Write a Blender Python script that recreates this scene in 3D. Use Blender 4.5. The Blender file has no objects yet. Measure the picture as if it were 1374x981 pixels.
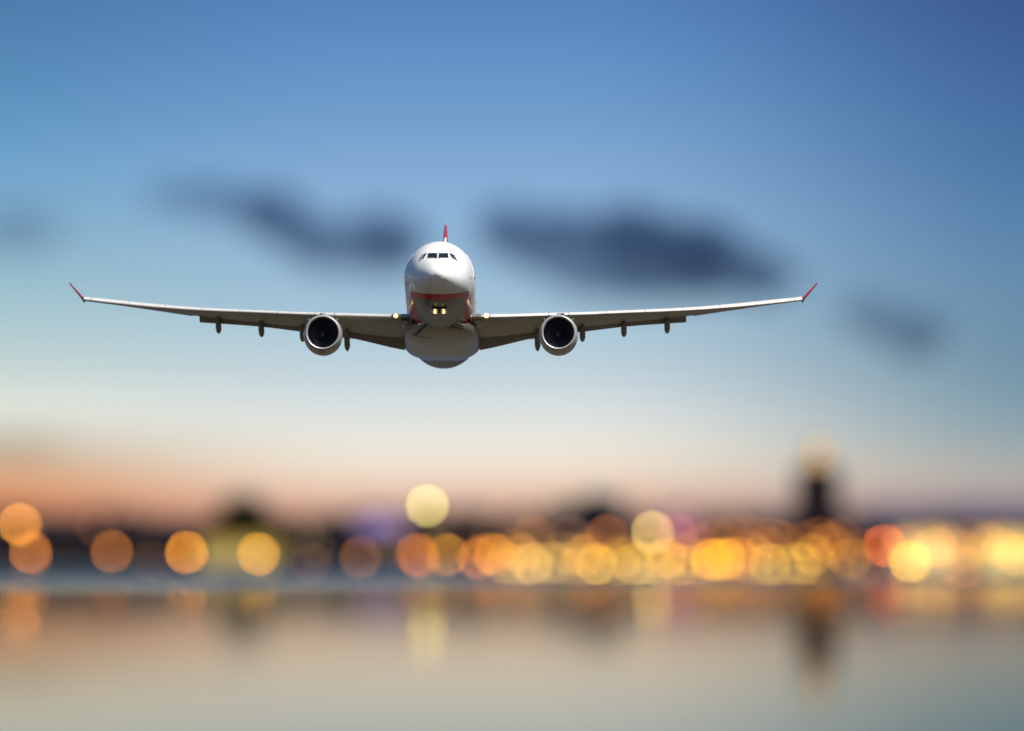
import bpy, bmesh, math, random
from mathutils import Vector, Matrix, noise
R = math.radians
random.seed(7)
C = bpy.context.scene
COL = C.collection

# ------------------------------------------------------------------ camera
PXR = 20400.0            # photograph pixels per radian
HOR = 751.0              # photograph row of the horizon
CAMH = 3.0               # eye height over the water
NOSE_Y = 1196.0          # distance of the aircraft nose
SHORE = 4800.0           # distance of the far shore
cd = bpy.data.cameras.new('camera')
cam = bpy.data.objects.new('camera', cd); COL.objects.link(cam)
cd.sensor_fit = 'HORIZONTAL'; cd.sensor_width = 36.0
cd.lens = 36.0 / (1374.0 / PXR)
cd.clip_start = 1.0; cd.clip_end = 200000.0
cam.location = (0, 0, CAMH)
cam.rotation_euler = (R(90) + (HOR - 490.5) / PXR, 0, 0)
cd.dof.use_dof = True
cd.dof.focus_distance = NOSE_Y + 14.0
cd.dof.aperture_fstop = (cd.lens / 1000.0) / 4.55
cd.dof.aperture_blades = 0
C.camera = cam

# ------------------------------------------------------------------ sky and sun
SUN_EL, SUN_AZ = 55.0, 130.0      # azimuth clockwise from the viewing direction (+Y)

def lin(c):
    return tuple(((v / 255.0) / 12.92 if v / 255.0 <= 0.04045 else ((v / 255.0 + 0.055) / 1.055) ** 2.4) for v in c)

w = bpy.data.worlds.new('World'); C.world = w; w.use_nodes = True
nt = w.node_tree; nt.nodes.clear()
def N(t, **k):
    n = nt.nodes.new(t)
    for a, b in k.items(): setattr(n, a, b)
    return n
def math_node(op, a, b=None, clamp=False):
    n = N('ShaderNodeMath', operation=op, use_clamp=clamp)
    for i, v in enumerate((a, b)):
        if v is None: continue
        if isinstance(v, (int, float)): n.inputs[i].default_value = v
        else: nt.links.new(v, n.inputs[i])
    return n.outputs[0]
tc = N('ShaderNodeTexCoord')
nv = N('ShaderNodeVectorMath', operation='NORMALIZE'); nt.links.new(tc.outputs['Generated'], nv.inputs[0])
sp = N('ShaderNodeSeparateXYZ'); nt.links.new(nv.outputs[0], sp.inputs[0])
elev = math_node('ARCSINE', sp.outputs['Z'])
SPAN = 1600.0
tpos = math_node('MULTIPLY', elev, PXR / SPAN, True)
hl = math_node('SQRT', math_node('ADD', math_node('MULTIPLY', sp.outputs['X'], sp.outputs['X']),
                                 math_node('ADD', math_node('MULTIPLY', sp.outputs['Y'], sp.outputs['Y']), 1e-6)))
az = math_node('DIVIDE', sp.outputs['X'], hl)
def ramp(stops):
    n = N('ShaderNodeValToRGB'); cr = n.color_ramp; cr.interpolation = 'LINEAR'
    stops = sorted(((HOR - y) / SPAN, lin(c)) for y, c in stops)
    cr.elements[0].position = stops[0][0]; cr.elements[0].color = stops[0][1] + (1,)
    cr.elements[1].position = stops[-1][0]; cr.elements[1].color = stops[-1][1] + (1,)
    for p, c in stops[1:-1]:
        e = cr.elements.new(p); e.color = c + (1,)
    nt.links.new(tpos, n.inputs[0])
    return n.outputs[0]
LEFT = [(-848, (56, 100, 150)), (-200, (68, 114, 162)), (0, (78, 124, 171)), (75, (86, 136, 182)), (150, (98, 149, 195)),
        (220, (112, 164, 204)), (300, (132, 174, 202)), (400, (160, 194, 205)), (450, (180, 205, 210)), (500, (200, 215, 212)),
        (550, (228, 231, 220)), (575, (222, 219, 205)), (600, (198, 188, 168)), (625, (214, 178, 142)), (650, (224, 158, 110)),
        (675, (210, 134, 96)), (700, (165, 100, 80)), (752, (110, 70, 60))]
CENTRE = [(-848, (58, 104, 160)), (-200, (74, 120, 178)), (0, (86, 132, 188)), (75, (98, 146, 199)), (150, (112, 157, 204)),
          (220, (130, 169, 211)), (300, (144, 182, 216)), (400, (160, 192, 214)), (450, (176, 203, 218)), (500, (195, 212, 220)),
          (540, (214, 223, 226)), (580, (232, 231, 223)), (610, (240, 231, 216)), (640, (240, 221, 200)), (668, (230, 188, 162)),
          (692, (208, 150, 130)), (752, (150, 100, 95))]
RIGHT = [(-848, (46, 70, 122)), (-200, (54, 80, 138)), (0, (60, 90, 144)), (75, (65, 100, 153)), (150, (71, 110, 162)),
         (220, (76, 118, 164)), (300, (88, 130, 172)), (400, (105, 142, 172)), (450, (108, 143, 168)), (500, (115, 148, 168)),
         (550, (128, 158, 172)), (600, (152, 167, 172)), (630, (174, 173, 168)), (655, (185, 172, 165)), (675, (150, 140, 155)),
         (695, (105, 98, 135)), (752, (60, 58, 100))]
rl, rc, rr = ramp(LEFT), ramp(CENTRE), ramp(RIGHT)
def side(x0, x1):
    m = N('ShaderNodeMapRange', interpolation_type='SMOOTHSTEP'); nt.links.new(az, m.inputs['Value'])
    m.inputs['From Min'].default_value = (x0 - 687) / PXR; m.inputs['From Max'].default_value = (x1 - 687) / PXR
    return m.outputs[0]
m0 = N('ShaderNodeMixRGB'); nt.links.new(side(-60, 520), m0.inputs[0]); nt.links.new(rl, m0.inputs[1]); nt.links.new(rc, m0.inputs[2])
mx = N('ShaderNodeMixRGB'); nt.links.new(side(720, 1440), mx.inputs[0]); nt.links.new(m0.outputs[0], mx.inputs[1]); nt.links.new(rr, mx.inputs[2])
sky = N('ShaderNodeTexSky', sky_type='NISHITA'); sky.sun_disc = False
sky.sun_elevation = R(SUN_EL); sky.sun_rotation = R(SUN_AZ)
bg_sky = N('ShaderNodeBackground'); nt.links.new(sky.outputs[0], bg_sky.inputs[0]); bg_sky.inputs[1].default_value = 0.065
bg_dusk = N('ShaderNodeBackground'); nt.links.new(mx.outputs[0], bg_dusk.inputs[0]); bg_dusk.inputs[1].default_value = 0.81
mr2 = N('ShaderNodeMapRange', interpolation_type='SMOOTHSTEP'); nt.links.new(elev, mr2.inputs['Value'])
mr2.inputs['From Min'].default_value = R(3); mr2.inputs['From Max'].default_value = R(22)
ms = N('ShaderNodeMixShader'); nt.links.new(mr2.outputs[0], ms.inputs[0])
nt.links.new(bg_dusk.outputs[0], ms.inputs[1]); nt.links.new(bg_sky.outputs[0], ms.inputs[2])
wo = N('ShaderNodeOutputWorld'); nt.links.new(ms.outputs[0], wo.inputs[0])

sd = bpy.data.lights.new('sun', 'SUN'); sun = bpy.data.objects.new('sun', sd); COL.objects.link(sun)
sd.energy = 4.9; sd.angle = R(0.5); sd.color = (1.0, 0.955, 0.89)
d = Vector((math.sin(R(SUN_AZ)) * math.cos(R(SUN_EL)), math.cos(R(SUN_AZ)) * math.cos(R(SUN_EL)), math.sin(R(SUN_EL))))
sun.rotation_euler = d.to_track_quat('Z', 'Y').to_euler()

vs = C.view_settings
vs.view_transform = 'Standard'; vs.look = 'None'; vs.exposure = 0.3; vs.gamma = 1; vs.use_curve_mapping = False
C.render.engine = 'CYCLES'
cy = C.cycles
cy.use_denoising = True; cy.denoiser = 'OPENIMAGEDENOISE'
try: cy.denoising_input_passes = 'RGB_ALBEDO_NORMAL'; cy.denoising_prefilter = 'ACCURATE'
except Exception: pass
cy.use_adaptive_sampling = False
cy.max_bounces = 8; cy.glossy_bounces = 4; cy.diffuse_bounces = 3
cy.sample_clamp_indirect = 0
cy.caustics_reflective = False; cy.caustics_refractive = False
cy.blur_glossy = 0.0

# ------------------------------------------------------------------ helpers
def mat(name, base=(0.5, 0.5, 0.5), rough=0.5, metal=0.0, coat=0.0, emit=None, strength=0.0, var=0.0, scale=1.0, bump=0.0, spec=0.5):
    m = bpy.data.materials.new(name); m.use_nodes = True
    t = m.node_tree; b = t.nodes['Principled BSDF']
    b.inputs['Base Color'].default_value = tuple(base) + (1,)
    b.inputs['Roughness'].default_value = rough; b.inputs['Metallic'].default_value = metal
    b.inputs['Coat Weight'].default_value = coat; b.inputs['Specular IOR Level'].default_value = spec
    if emit:
        b.inputs['Emission Color'].default_value = tuple(emit) + (1,); b.inputs['Emission Strength'].default_value = strength
    if var > 0:
        co = t.nodes.new('ShaderNodeTexCoord'); no = t.nodes.new('ShaderNodeTexNoise')
        no.inputs['Scale'].default_value = scale; no.inputs['Detail'].default_value = 5
        t.links.new(co.outputs['Object'], no.inputs['Vector'])
        mp = t.nodes.new('ShaderNodeMapRange'); t.links.new(no.outputs['Fac'], mp.inputs['Value'])
        mp.inputs['From Min'].default_value = 0.3; mp.inputs['From Max'].default_value = 0.7
        mp.inputs['To Min'].default_value = 1 - var; mp.inputs['To Max'].default_value = 1 + var
        vm = t.nodes.new('ShaderNodeVectorMath'); vm.operation = 'SCALE'
        vm.inputs[0].default_value = tuple(base)
        t.links.new(mp.outputs[0], vm.inputs['Scale']); t.links.new(vm.outputs[0], b.inputs['Base Color'])
        if bump > 0:
            bn = t.nodes.new('ShaderNodeBump'); bn.inputs['Strength'].default_value = bump
            t.links.new(no.outputs['Fac'], bn.inputs['Height']); t.links.new(bn.outputs[0], b.inputs['Normal'])
    return m

def tag(o, label=None, cat=None, group=None, kind=None):
    if label: o['label'] = label
    if cat: o['category'] = cat
    if group: o['group'] = group
    if kind: o['kind'] = kind
    return o

def empty(name, loc, rz=0.0):
    o = bpy.data.objects.new(name, None); COL.objects.link(o)
    o.location = loc; o.rotation_euler = (0, 0, rz); o.empty_display_size = 0.5
    return o

class MB:
    """collects shapes and links them as one mesh object"""
    def __init__(s): s.bm = bmesh.new()
    def quadstrip(s, rings, closed=True, cap0=False, cap1=False):
        vr = [[s.bm.verts.new(p) for p in r] for r in rings]
        n = len(vr[0])
        for a, b in zip(vr, vr[1:]):
            for i in range(n if closed else n - 1):
                j = (i + 1) % n
                s.bm.faces.new((a[i], a[j], b[j], b[i]))
        if cap0: s.bm.faces.new(list(reversed(vr[0])))
        if cap1: s.bm.faces.new(vr[-1])
        return vr
    def box(s, c, size, bevel=0.0, rot=None):
        m = Matrix.Translation(c) @ (rot.to_4x4() if rot else Matrix()) @ Matrix.Diagonal((size[0], size[1], size[2], 1))
        r = bmesh.ops.create_cube(s.bm, size=1.0, matrix=m)
        if bevel > 0:
            es = list({e for v in r['verts'] for e in v.link_edges})
            bmesh.ops.bevel(s.bm, geom=es, offset=bevel, segments=2, affect='EDGES', profile=0.5)
    def cyl(s, p0, p1, r0, r1, n=12):
        p0, p1 = Vector(p0), Vector(p1); q = (p1 - p0).normalized().to_track_quat('Z', 'Y')
        ring = lambda p, r: [p + q @ Vector((math.cos(2 * math.pi * i / n) * r, math.sin(2 * math.pi * i / n) * r, 0)) for i in range(n)]
        s.quadstrip([ring(p0, r0), ring(p1, r1)], True, True, True)
    def sphere(s, c, r, sc=(1, 1, 1), u=16, v=10):
        bmesh.ops.create_uvsphere(s.bm, u_segments=u, v_segments=v, radius=r, matrix=Matrix.Translation(c) @ Matrix.Diagonal((sc[0], sc[1], sc[2], 1)))
    def lathe_y(s, prof, c, n=48):
        """profile of (y, radius) turned about the y axis through c"""
        rings = [[(c[0] + r * math.cos(2 * math.pi * i / n), c[1] + y, c[2] + r * math.sin(2 * math.pi * i / n)) for i in range(n)] for y, r in prof]
        s.quadstrip(rings, True)
    def build(s, name, material, parent=None, smooth=False, loc=None, sharp=35):
        bmesh.ops.recalc_face_normals(s.bm, faces=s.bm.faces)
        me = bpy.data.meshes.new(name); s.bm.to_mesh(me); s.bm.free()
        me.materials.append(material)
        if smooth:
            for p in me.polygons: p.use_smooth = True
            try: me.set_sharp_from_angle(angle=R(sharp))
            except Exception: pass
        o = bpy.data.objects.new(name, me); COL.objects.link(o)
        if parent: o.parent = parent
        if loc: o.location = loc
        return o

def interp(xs, ys, x):
    """monotone cubic interpolation"""
    n = len(xs)
    if x <= xs[0]: return ys[0]
    if x >= xs[-1]: return ys[-1]
    dl = [(ys[i + 1] - ys[i]) / (xs[i + 1] - xs[i]) for i in range(n - 1)]
    mm = [dl[0]] + [0 if dl[i - 1] * dl[i] <= 0 else 2 * dl[i - 1] * dl[i] / (dl[i - 1] + dl[i]) for i in range(1, n - 1)] + [dl[-1]]
    for i in range(n - 1):
        if x <= xs[i + 1]:
            h = xs[i + 1] - xs[i]; t = (x - xs[i]) / h
            return ((2*t**3 - 3*t*t + 1) * ys[i] + (t**3 - 2*t*t + t) * h * mm[i] + (-2*t**3 + 3*t*t) * ys[i + 1] + (t**3 - t*t) * h * mm[i + 1])

def P(px, py, Y):
    """real-world spot seen at a pixel of the photograph at distance Y (used to survey the place)"""
    return Vector((Y * (px - 687.0) / PXR, Y, CAMH + Y * (HOR - py) / PXR))

# ------------------------------------------------------------------ water and land
def water_material():
    m = bpy.data.materials.new('harbour_water'); m.use_nodes = True
    t = m.node_tree; b = t.nodes['Principled BSDF']
    t.nodes.remove(b); L = t.links.new; out = t.nodes['Material Output']
    gl = t.nodes.new('ShaderNodeBsdfGlossy'); gl.inputs['Color'].default_value = (0.74, 0.68, 0.59, 1)      # warm, dimmed sky reflection put into the gloss colour
    df = t.nodes.new('ShaderNodeBsdfDiffuse'); df.inputs['Color'].default_value = (0.072, 0.059, 0.038, 1)
    fr = t.nodes.new('ShaderNodeFresnel'); fr.inputs['IOR'].default_value = 1.33
    mx_ = t.nodes.new('ShaderNodeMixShader');  L(df.outputs[0], mx_.inputs[1]); L(gl.outputs[0], mx_.inputs[2]); L(mx_.outputs[0], out.inputs['Surface'])
    g = t.nodes.new('ShaderNodeNewGeometry'); s = t.nodes.new('ShaderNodeSeparateXYZ'); L(g.outputs['Position'], s.inputs[0])
    r = t.nodes.new('ShaderNodeMapRange'); r.interpolation_type = 'SMOOTHSTEP'; L(s.outputs['Y'], r.inputs['Value'])
    r.inputs['From Min'].default_value = 950; r.inputs['From Max'].default_value = 3300
    r.inputs['To Min'].default_value = 0.0265; r.inputs['To Max'].default_value = 0.062     # wind ruffles the water by the far shore
    rx = t.nodes.new('ShaderNodeMapRange'); rx.interpolation_type = 'SMOOTHSTEP'; L(s.outputs['X'], rx.inputs['Value'])
    rx.inputs['From Min'].default_value = -45; rx.inputs['From Max'].default_value = 10; rx.inputs['To Min'].default_value = 0.15; rx.inputs['To Max'].default_value = 0.062
    L(rx.outputs[0], r.inputs['To Max'])
    L(r.outputs[0], gl.inputs['Roughness'])
    k = t.nodes.new('ShaderNodeMapRange'); k.interpolation_type = 'SMOOTHSTEP'; L(s.outputs['Y'], k.inputs['Value'])       # wavelets turned to the viewer mirror less
    k.inputs['From Min'].default_value = 1000; k.inputs['From Max'].default_value = 3300; k.inputs['To Min'].default_value = 1.0; 
    kx = t.nodes.new('ShaderNodeMapRange'); kx.interpolation_type = 'SMOOTHSTEP'; L(s.outputs['X'], kx.inputs['Value'])       # the breeze is stronger towards the left
    kx.inputs['From Min'].default_value = -45; kx.inputs['From Max'].default_value = 15; kx.inputs['To Min'].default_value = 0.22; kx.inputs['To Max'].default_value = 0.75
    L(kx.outputs[0], k.inputs['To Max'])
    mu = t.nodes.new('ShaderNodeMath'); mu.operation = 'MULTIPLY'; L(fr.outputs[0], mu.inputs[0]); L(k.outputs[0], mu.inputs[1]); L(mu.outputs[0], mx_.inputs[0])
    dp = t.nodes.new('ShaderNodeMixRGB'); dp.inputs[1].default_value = (0.072, 0.059, 0.038, 1); dp.inputs[2].default_value = (0.012, 0.018, 0.022, 1)   # dims the far band by colour; near brown bounces light onto the aircraft
    q = t.nodes.new('ShaderNodeMapRange'); L(s.outputs['Y'], q.inputs['Value']); q.inputs['From Min'].default_value = 1250; q.inputs['From Max'].default_value = 3200
    L(q.outputs[0], dp.inputs[0]); L(dp.outputs[0], df.inputs['Color'])
    gm = t.nodes.new('ShaderNodeMixRGB'); gm.inputs[1].default_value = (0.74, 0.68, 0.59, 1); gm.inputs[2].default_value = (0.66, 0.74, 0.84, 1)   # reflection tone painted into the gloss: warm nearby, bluer far out
    L(q.outputs[0], gm.inputs[0]); L(gm.outputs[0], gl.inputs['Color'])
    return m
mb = MB()
gx = [-60000, -6000, -1500, 1500, 6000, 60000]; gy = [-60000, -3000, 0, 600, 1200, 2400, 4800, 60000]
grid = [[mb.bm.verts.new((x, y, 0)) for x in gx] for y in gy]
for j in range(len(gy) - 1):
    for i in range(len(gx) - 1):
        mb.bm.faces.new((grid[j][i], grid[j][i + 1], grid[j + 1][i + 1], grid[j + 1][i]))
tag(mb.build('water', water_material()), kind='structure')

LAND = 0.6
M_stone = mat('quay_stone', (0.16, 0.145, 0.13), 0.85, var=0.3, scale=0.3)
M_ground = mat('city_ground', (0.07, 0.07, 0.06), 0.95, var=0.3, scale=0.02)
M_road = mat('asphalt', (0.05, 0.05, 0.052), 0.9, var=0.2, scale=0.5)
M_pave = mat('promenade_paving', (0.14, 0.13, 0.12), 0.85, var=0.2, scale=0.4)
mb = MB(); mb.box((0, SHORE + 30003, LAND / 2 - 1), (60000, 60000, LAND + 2)); tag(mb.build('ground', M_ground), kind='structure')
mb = MB()
mb.box((0, SHORE + 1, LAND / 2 - 0.5), (1200, 3, LAND + 1.02)); mb.box((0, SHORE + 0.6, LAND + 0.13), (1200, 1.2, 0.25), 0.03)
for i in range(-24, 25): mb.box((i * 25.0, SHORE - 0.6, 0.3), (0.8, 0.5, 1.6), 0.05)
tag(mb.build('quay_wall', M_stone), 'long low stone quay wall along the far shore of the water', 'wall')
mb = MB(); mb.box((0, SHORE + 7.5, LAND + 0.06), (1200, 10, 0.12)); tag(mb.build('promenade', M_pave), kind='structure')
mb = MB(); mb.box((0, SHORE + 17, LAND + 0.01), (1200, 8, 0.03)); tag(mb.build('road', M_road), kind='structure')

# ------------------------------------------------------------------ the far shore
PPM = PXR / 4830.0
def px_x(px, Y): return Y * (px - 687.0) / PXR
def px_z(py, Y): return CAMH + Y * (HOR - py) / PXR
WALLS = {  # dusk shade put into every wall colour but ochre, for a dark silhouette
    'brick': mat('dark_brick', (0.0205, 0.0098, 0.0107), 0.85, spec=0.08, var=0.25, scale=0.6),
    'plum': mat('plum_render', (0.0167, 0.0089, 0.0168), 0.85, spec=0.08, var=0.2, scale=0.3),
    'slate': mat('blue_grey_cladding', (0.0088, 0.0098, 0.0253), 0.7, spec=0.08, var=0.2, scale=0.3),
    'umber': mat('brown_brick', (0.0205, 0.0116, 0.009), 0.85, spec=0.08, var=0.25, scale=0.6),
    'dusk_stone': mat('dusk_dark_stone', (0.0127, 0.0089, 0.0112), 0.85, spec=0.08, var=0.3, scale=0.5),
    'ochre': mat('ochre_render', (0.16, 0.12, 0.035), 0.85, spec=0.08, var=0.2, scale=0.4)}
M_roof = mat('slate_roof', (0.02, 0.017, 0.024), 0.75, spec=0.08, var=0.25, scale=0.8)  # roof, trim and frame colours darkened for the same dusk silhouette
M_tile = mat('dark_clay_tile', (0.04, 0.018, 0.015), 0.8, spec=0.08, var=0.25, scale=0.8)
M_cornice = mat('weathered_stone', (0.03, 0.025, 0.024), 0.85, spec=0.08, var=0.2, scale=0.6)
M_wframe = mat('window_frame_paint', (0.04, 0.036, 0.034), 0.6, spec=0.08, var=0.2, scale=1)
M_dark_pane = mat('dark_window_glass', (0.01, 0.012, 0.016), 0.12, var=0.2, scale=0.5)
def lit(name, c, s): return mat(name, (0.3, 0.28, 0.22), 0.4, emit=lin(c), strength=s)
M_warm_pane = lit('lit_window_amber', (255, 176, 84), 0.9)
M_cool_pane = lit('lit_window_pale', (255, 214, 150), 0.8)
M_door = mat('door_paint', (0.05, 0.035, 0.03), 0.5, var=0.2, scale=1)
M_iron = mat('painted_iron', (0.03, 0.032, 0.034), 0.5, metal=0.5, var=0.2, scale=2)

def window_at(parent, x, y, z, w_, h_, pane):
    mb = MB(); t = 0.14
    mb.box((x, y, z + h_ / 2 - t / 2), (w_, 0.12, t)); mb.box((x, y, z - h_ / 2 + t / 2), (w_, 0.16, t))
    for s_ in (-1, 1): mb.box((x + s_ * (w_ / 2 - t / 2), y, z), (t, 0.12, h_ - 2 * t))
    mb.box((x, y + 0.01, z), (0.09, 0.09, h_ - 2 * t))
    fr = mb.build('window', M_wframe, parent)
    mb = MB(); mb.box((x, y + 0.03, z), (w_ - 2 * t - 0.01, 0.04, h_ - 2 * t - 0.01)); mb.build('pane', pane, fr)
    return fr

def building(name, label, cat, px0, px1, top, wall, roof='flat', storeys=3, cols=4, lit_odds=0.12, Y=4830.0, depth=14.0, chimneys=1, roof_mat=None, group='buildings along the far shore', seed=0):
    rnd = random.Random(seed * 31 + int(px0))
    x0, x1 = px_x(px0, Y), px_x(px1, Y); W = x1 - x0; H = px_z(top, Y) - LAND
    b = empty(name, ((x0 + x1) / 2, Y, LAND)); tag(b, label, cat, group)
    rm = roof_mat or M_roof
    rh = {'flat': 0.0, 'gable': 0.22 * H, 'hip': 0.2 * H, 'mansard': 0.22 * H}[roof]
    hb = H - rh
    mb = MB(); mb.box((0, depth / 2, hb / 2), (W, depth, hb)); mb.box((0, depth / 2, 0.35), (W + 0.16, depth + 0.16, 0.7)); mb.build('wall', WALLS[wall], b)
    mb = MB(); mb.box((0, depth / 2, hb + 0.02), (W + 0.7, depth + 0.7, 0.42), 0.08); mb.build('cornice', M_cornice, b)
    mb = MB(); z0 = hb + 0.23
    if roof == 'flat':
        for s_ in (-1, 1):
            mb.box((s_ * (W / 2 - 0.15), depth / 2, z0 + 0.35), (0.3, depth, 0.7)); mb.box((0, depth / 2 + s_ * (depth / 2 - 0.15), z0 + 0.35), (W - 0.62, 0.3, 0.7))
        mb.box((W * rnd.uniform(-.25, .25), depth * 0.5, z0 + 0.9), (min(4, W * .3), 4, 1.8), 0.1)
    else:
        e = 0.4
        lo = [(-W/2 - e, -e, z0), (W/2 + e, -e, z0), (W/2 + e, depth + e, z0), (-W/2 - e, depth + e, z0)]
        if roof == 'gable': up = [(-W/2 - e, depth/2, z0 + rh), (W/2 + e, depth/2, z0 + rh)]
        elif roof == 'hip': up = [(-W/2 + min(W * .3, depth * .4), depth/2, z0 + rh), (W/2 - min(W * .3, depth * .4), depth/2, z0 + rh)]
        if roof in ('gable', 'hip'):
            v = [mb.bm.verts.new(p) for p in lo + up]
            for f in ((0, 1, 5, 4), (2, 3, 4, 5), (1, 2, 5), (3, 0, 4), (3, 2, 1, 0)): mb.bm.faces.new([v[i] for i in f])
        else:
            k = 1.6
            r1 = [(-W/2 + k, k, z0 + rh), (W/2 - k, k, z0 + rh), (W/2 - k, depth - k, z0 + rh), (-W/2 + k, depth - k, z0 + rh)]
            mb.quadstrip([lo, r1], True, True, True)
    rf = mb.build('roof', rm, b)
    for i in range(chimneys):
        cx = W * (rnd.uniform(-.4, .4)); mb = MB(); mb.box((cx, depth * 0.55, z0 + rh * 0.7 + 0.9), (1.1, 0.8, 2.4 + rh * .3), 0.04); mb.cyl((cx - .25, depth * .55, z0 + rh * .85 + 2), (cx - .25, depth * .55, z0 + rh * .85 + 2.7), .18, .15); mb.cyl((cx + .25, depth * .55, z0 + rh * .85 + 2), (cx + .25, depth * .55, z0 + rh * .85 + 2.7), .18, .15)
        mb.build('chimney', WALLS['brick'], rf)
    sh = hb / storeys; ww = min(1.7, W / cols * 0.55)
    for r in range(storeys):
        for c in range(cols):
            x = -W / 2 + W * (c + 0.5) / cols
            if r == 0 and c == cols // 2: continue
            pane = (M_warm_pane if rnd.random() < .6 else M_cool_pane) if rnd.random() < lit_odds else M_dark_pane
            window_at(b, x, -0.05, sh * (r + 0.52), ww, sh * 0.55, pane)
    x = -W / 2 + W * (cols // 2 + 0.5) / cols
    mb = MB(); mb.box((x, -0.05, 1.25), (1.3, 0.14, 2.5), 0.03); dr = mb.build('door', M_door, b)
    mb = MB(); mb.cyl((x + 0.45, -0.22, 1.1), (x + 0.45, -0.11, 1.1), 0.06, 0.06); mb.build('handle', M_iron, dr)
    return b, W, hb, depth

def light_band(b, W, z, h, c, s, name='light_band', x0=-0.46, x1=0.46):
    mb = MB(); mb.box((W * (x0 + x1) / 2, -0.28, z), (W * (x1 - x0), 0.12, h), 0.03); fr = mb.build('sign_panel', M_iron, b)
    n = max(2, int(W * (x1 - x0) / 1.6)); mb = MB()
    for i in range(n):
        x = W * x0 + W * (x1 - x0) * (i + .5) / n
        mb.box((x, -0.36, z), (W * (x1 - x0) / n * 0.86, 0.05, h * 0.84))
    mb.build(name, lit('lit_panel', c, s), fr)

# houses and blocks from the left edge to the right edge
building('terraced_house', 'dark brick house at the far left edge of the shore, flat roofed and low', 'house', -90, -6, 690, 'brick', 'flat', 4, 5, seed=1)
building('terraced_house', 'plum house with a hipped roof behind the two overlapping amber lamps at the left edge', 'house', -2, 58, 688, 'plum', 'hip', 4, 4, seed=2)
building('warehouse', 'low dark gabled warehouse between the hipped plum house and the faint brown high lamp', 'warehouse', 62, 104, 695, 'dusk_stone', 'gable', 2, 4, seed=3)
building('apartment_block', 'dark stone apartment block with a hipped roof behind the faint brown high lamp', 'apartment block', 107, 158, 684, 'dusk_stone', 'hip', 4, 4, seed=4)
building('warehouse', 'long low dark brick warehouse left of the yellow green lit hall', 'warehouse', 162, 262, 697, 'brick', 'gable', 2, 7, chimneys=0, seed=5)
building('apartment_block', 'wide brown block with a clay tile roof just right of the yellow green lit hall', 'apartment block', 378, 428, 694, 'umber', 'hip', 3, 4, roof_mat=M_tile, seed=6)
building('terraced_house', 'narrow dark house between the clay tiled block and the purple lit block', 'house', 431, 474, 690, 'dusk_stone', 'gable', 3, 3, seed=7)
b, W, hb, _ = building('shop_block', 'block with a glowing purple sign panel across its upper front', 'shop block', 477, 545, 688, 'plum', 'flat', 4, 5, chimneys=0, seed=8)
light_band(b, W, hb - 3.4, 5.6, (112, 60, 205), 0.62)
building('terraced_house', 'dark gabled brick house behind the tall pale yellow mast lamp', 'house', 548, 598, 685, 'brick', 'gable', 4, 4, seed=9)
building('apartment_block', 'dark plum apartment block with a mansard roof right of the pale mast lamp', 'apartment block', 601, 664, 683, 'plum', 'mansard', 4, 5, seed=10)
building('terraced_house', 'dark hipped house between the plum mansard block and the navy office block', 'house', 667, 728, 685, 'dusk_stone', 'hip', 4, 4, seed=11)
building('office_block', 'tall navy office block, the highest flat roof of the skyline', 'office block', 778, 838, 668, 'slate', 'flat', 6, 5, 0.06, Y=4846, chimneys=0, seed=12)
building('office_block', 'lower navy block with a flat roof in front and left of the tallest office block', 'office block', 731, 790, 679, 'slate', 'flat', 5, 5, 0.08, chimneys=0, seed=13)
b, W, hb, _ = building('shop_block', 'block with a magenta lit sign panel right of the big pinkish white lamp', 'shop block', 884, 936, 685, 'plum', 'flat', 4, 4, chimneys=0, seed=14)
light_band(b, W, hb - 3.2, 5.5, (170, 50, 140), 0.55)
building('terraced_house', 'dark plum house behind the big pinkish white lamp', 'house', 846, 881, 688, 'plum', 'gable', 4, 3, seed=15)
building('apartment_block', 'dark brown block with a clay tile hipped roof left of the tower', 'apartment block', 940, 1008, 686, 'umber', 'hip', 4, 5, roof_mat=M_tile, seed=16)
building('terraced_house', 'low brick gabled house directly left of the tower', 'house', 1011, 1058, 686, 'brick', 'gable', 4, 4, seed=17)
building('terraced_house', 'dark gabled house directly right of the tower', 'house', 1134, 1166, 688, 'dusk_stone', 'gable', 4, 3, seed=18)
b, W, hb, _ = building('office_block', 'long navy block with a blue violet lit band behind the red orange lamp', 'office block', 1150, 1262, 686, 'slate', 'flat', 4, 8, 0.05, Y=4850, chimneys=0, seed=19)
light_band(b, W, hb - 2.0, 2.6, (52, 48, 150), 0.5)
b, W, hb, _ = building('office_block', 'navy block with a violet lit band at the right edge behind the brightest hall', 'office block', 1266, 1420, 684, 'slate', 'flat', 4, 9, 0.05, Y=4850, chimneys=0, seed=20)
light_band(b, W, hb - 2.0, 2.6, (70, 56, 170), 0.5)

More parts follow.
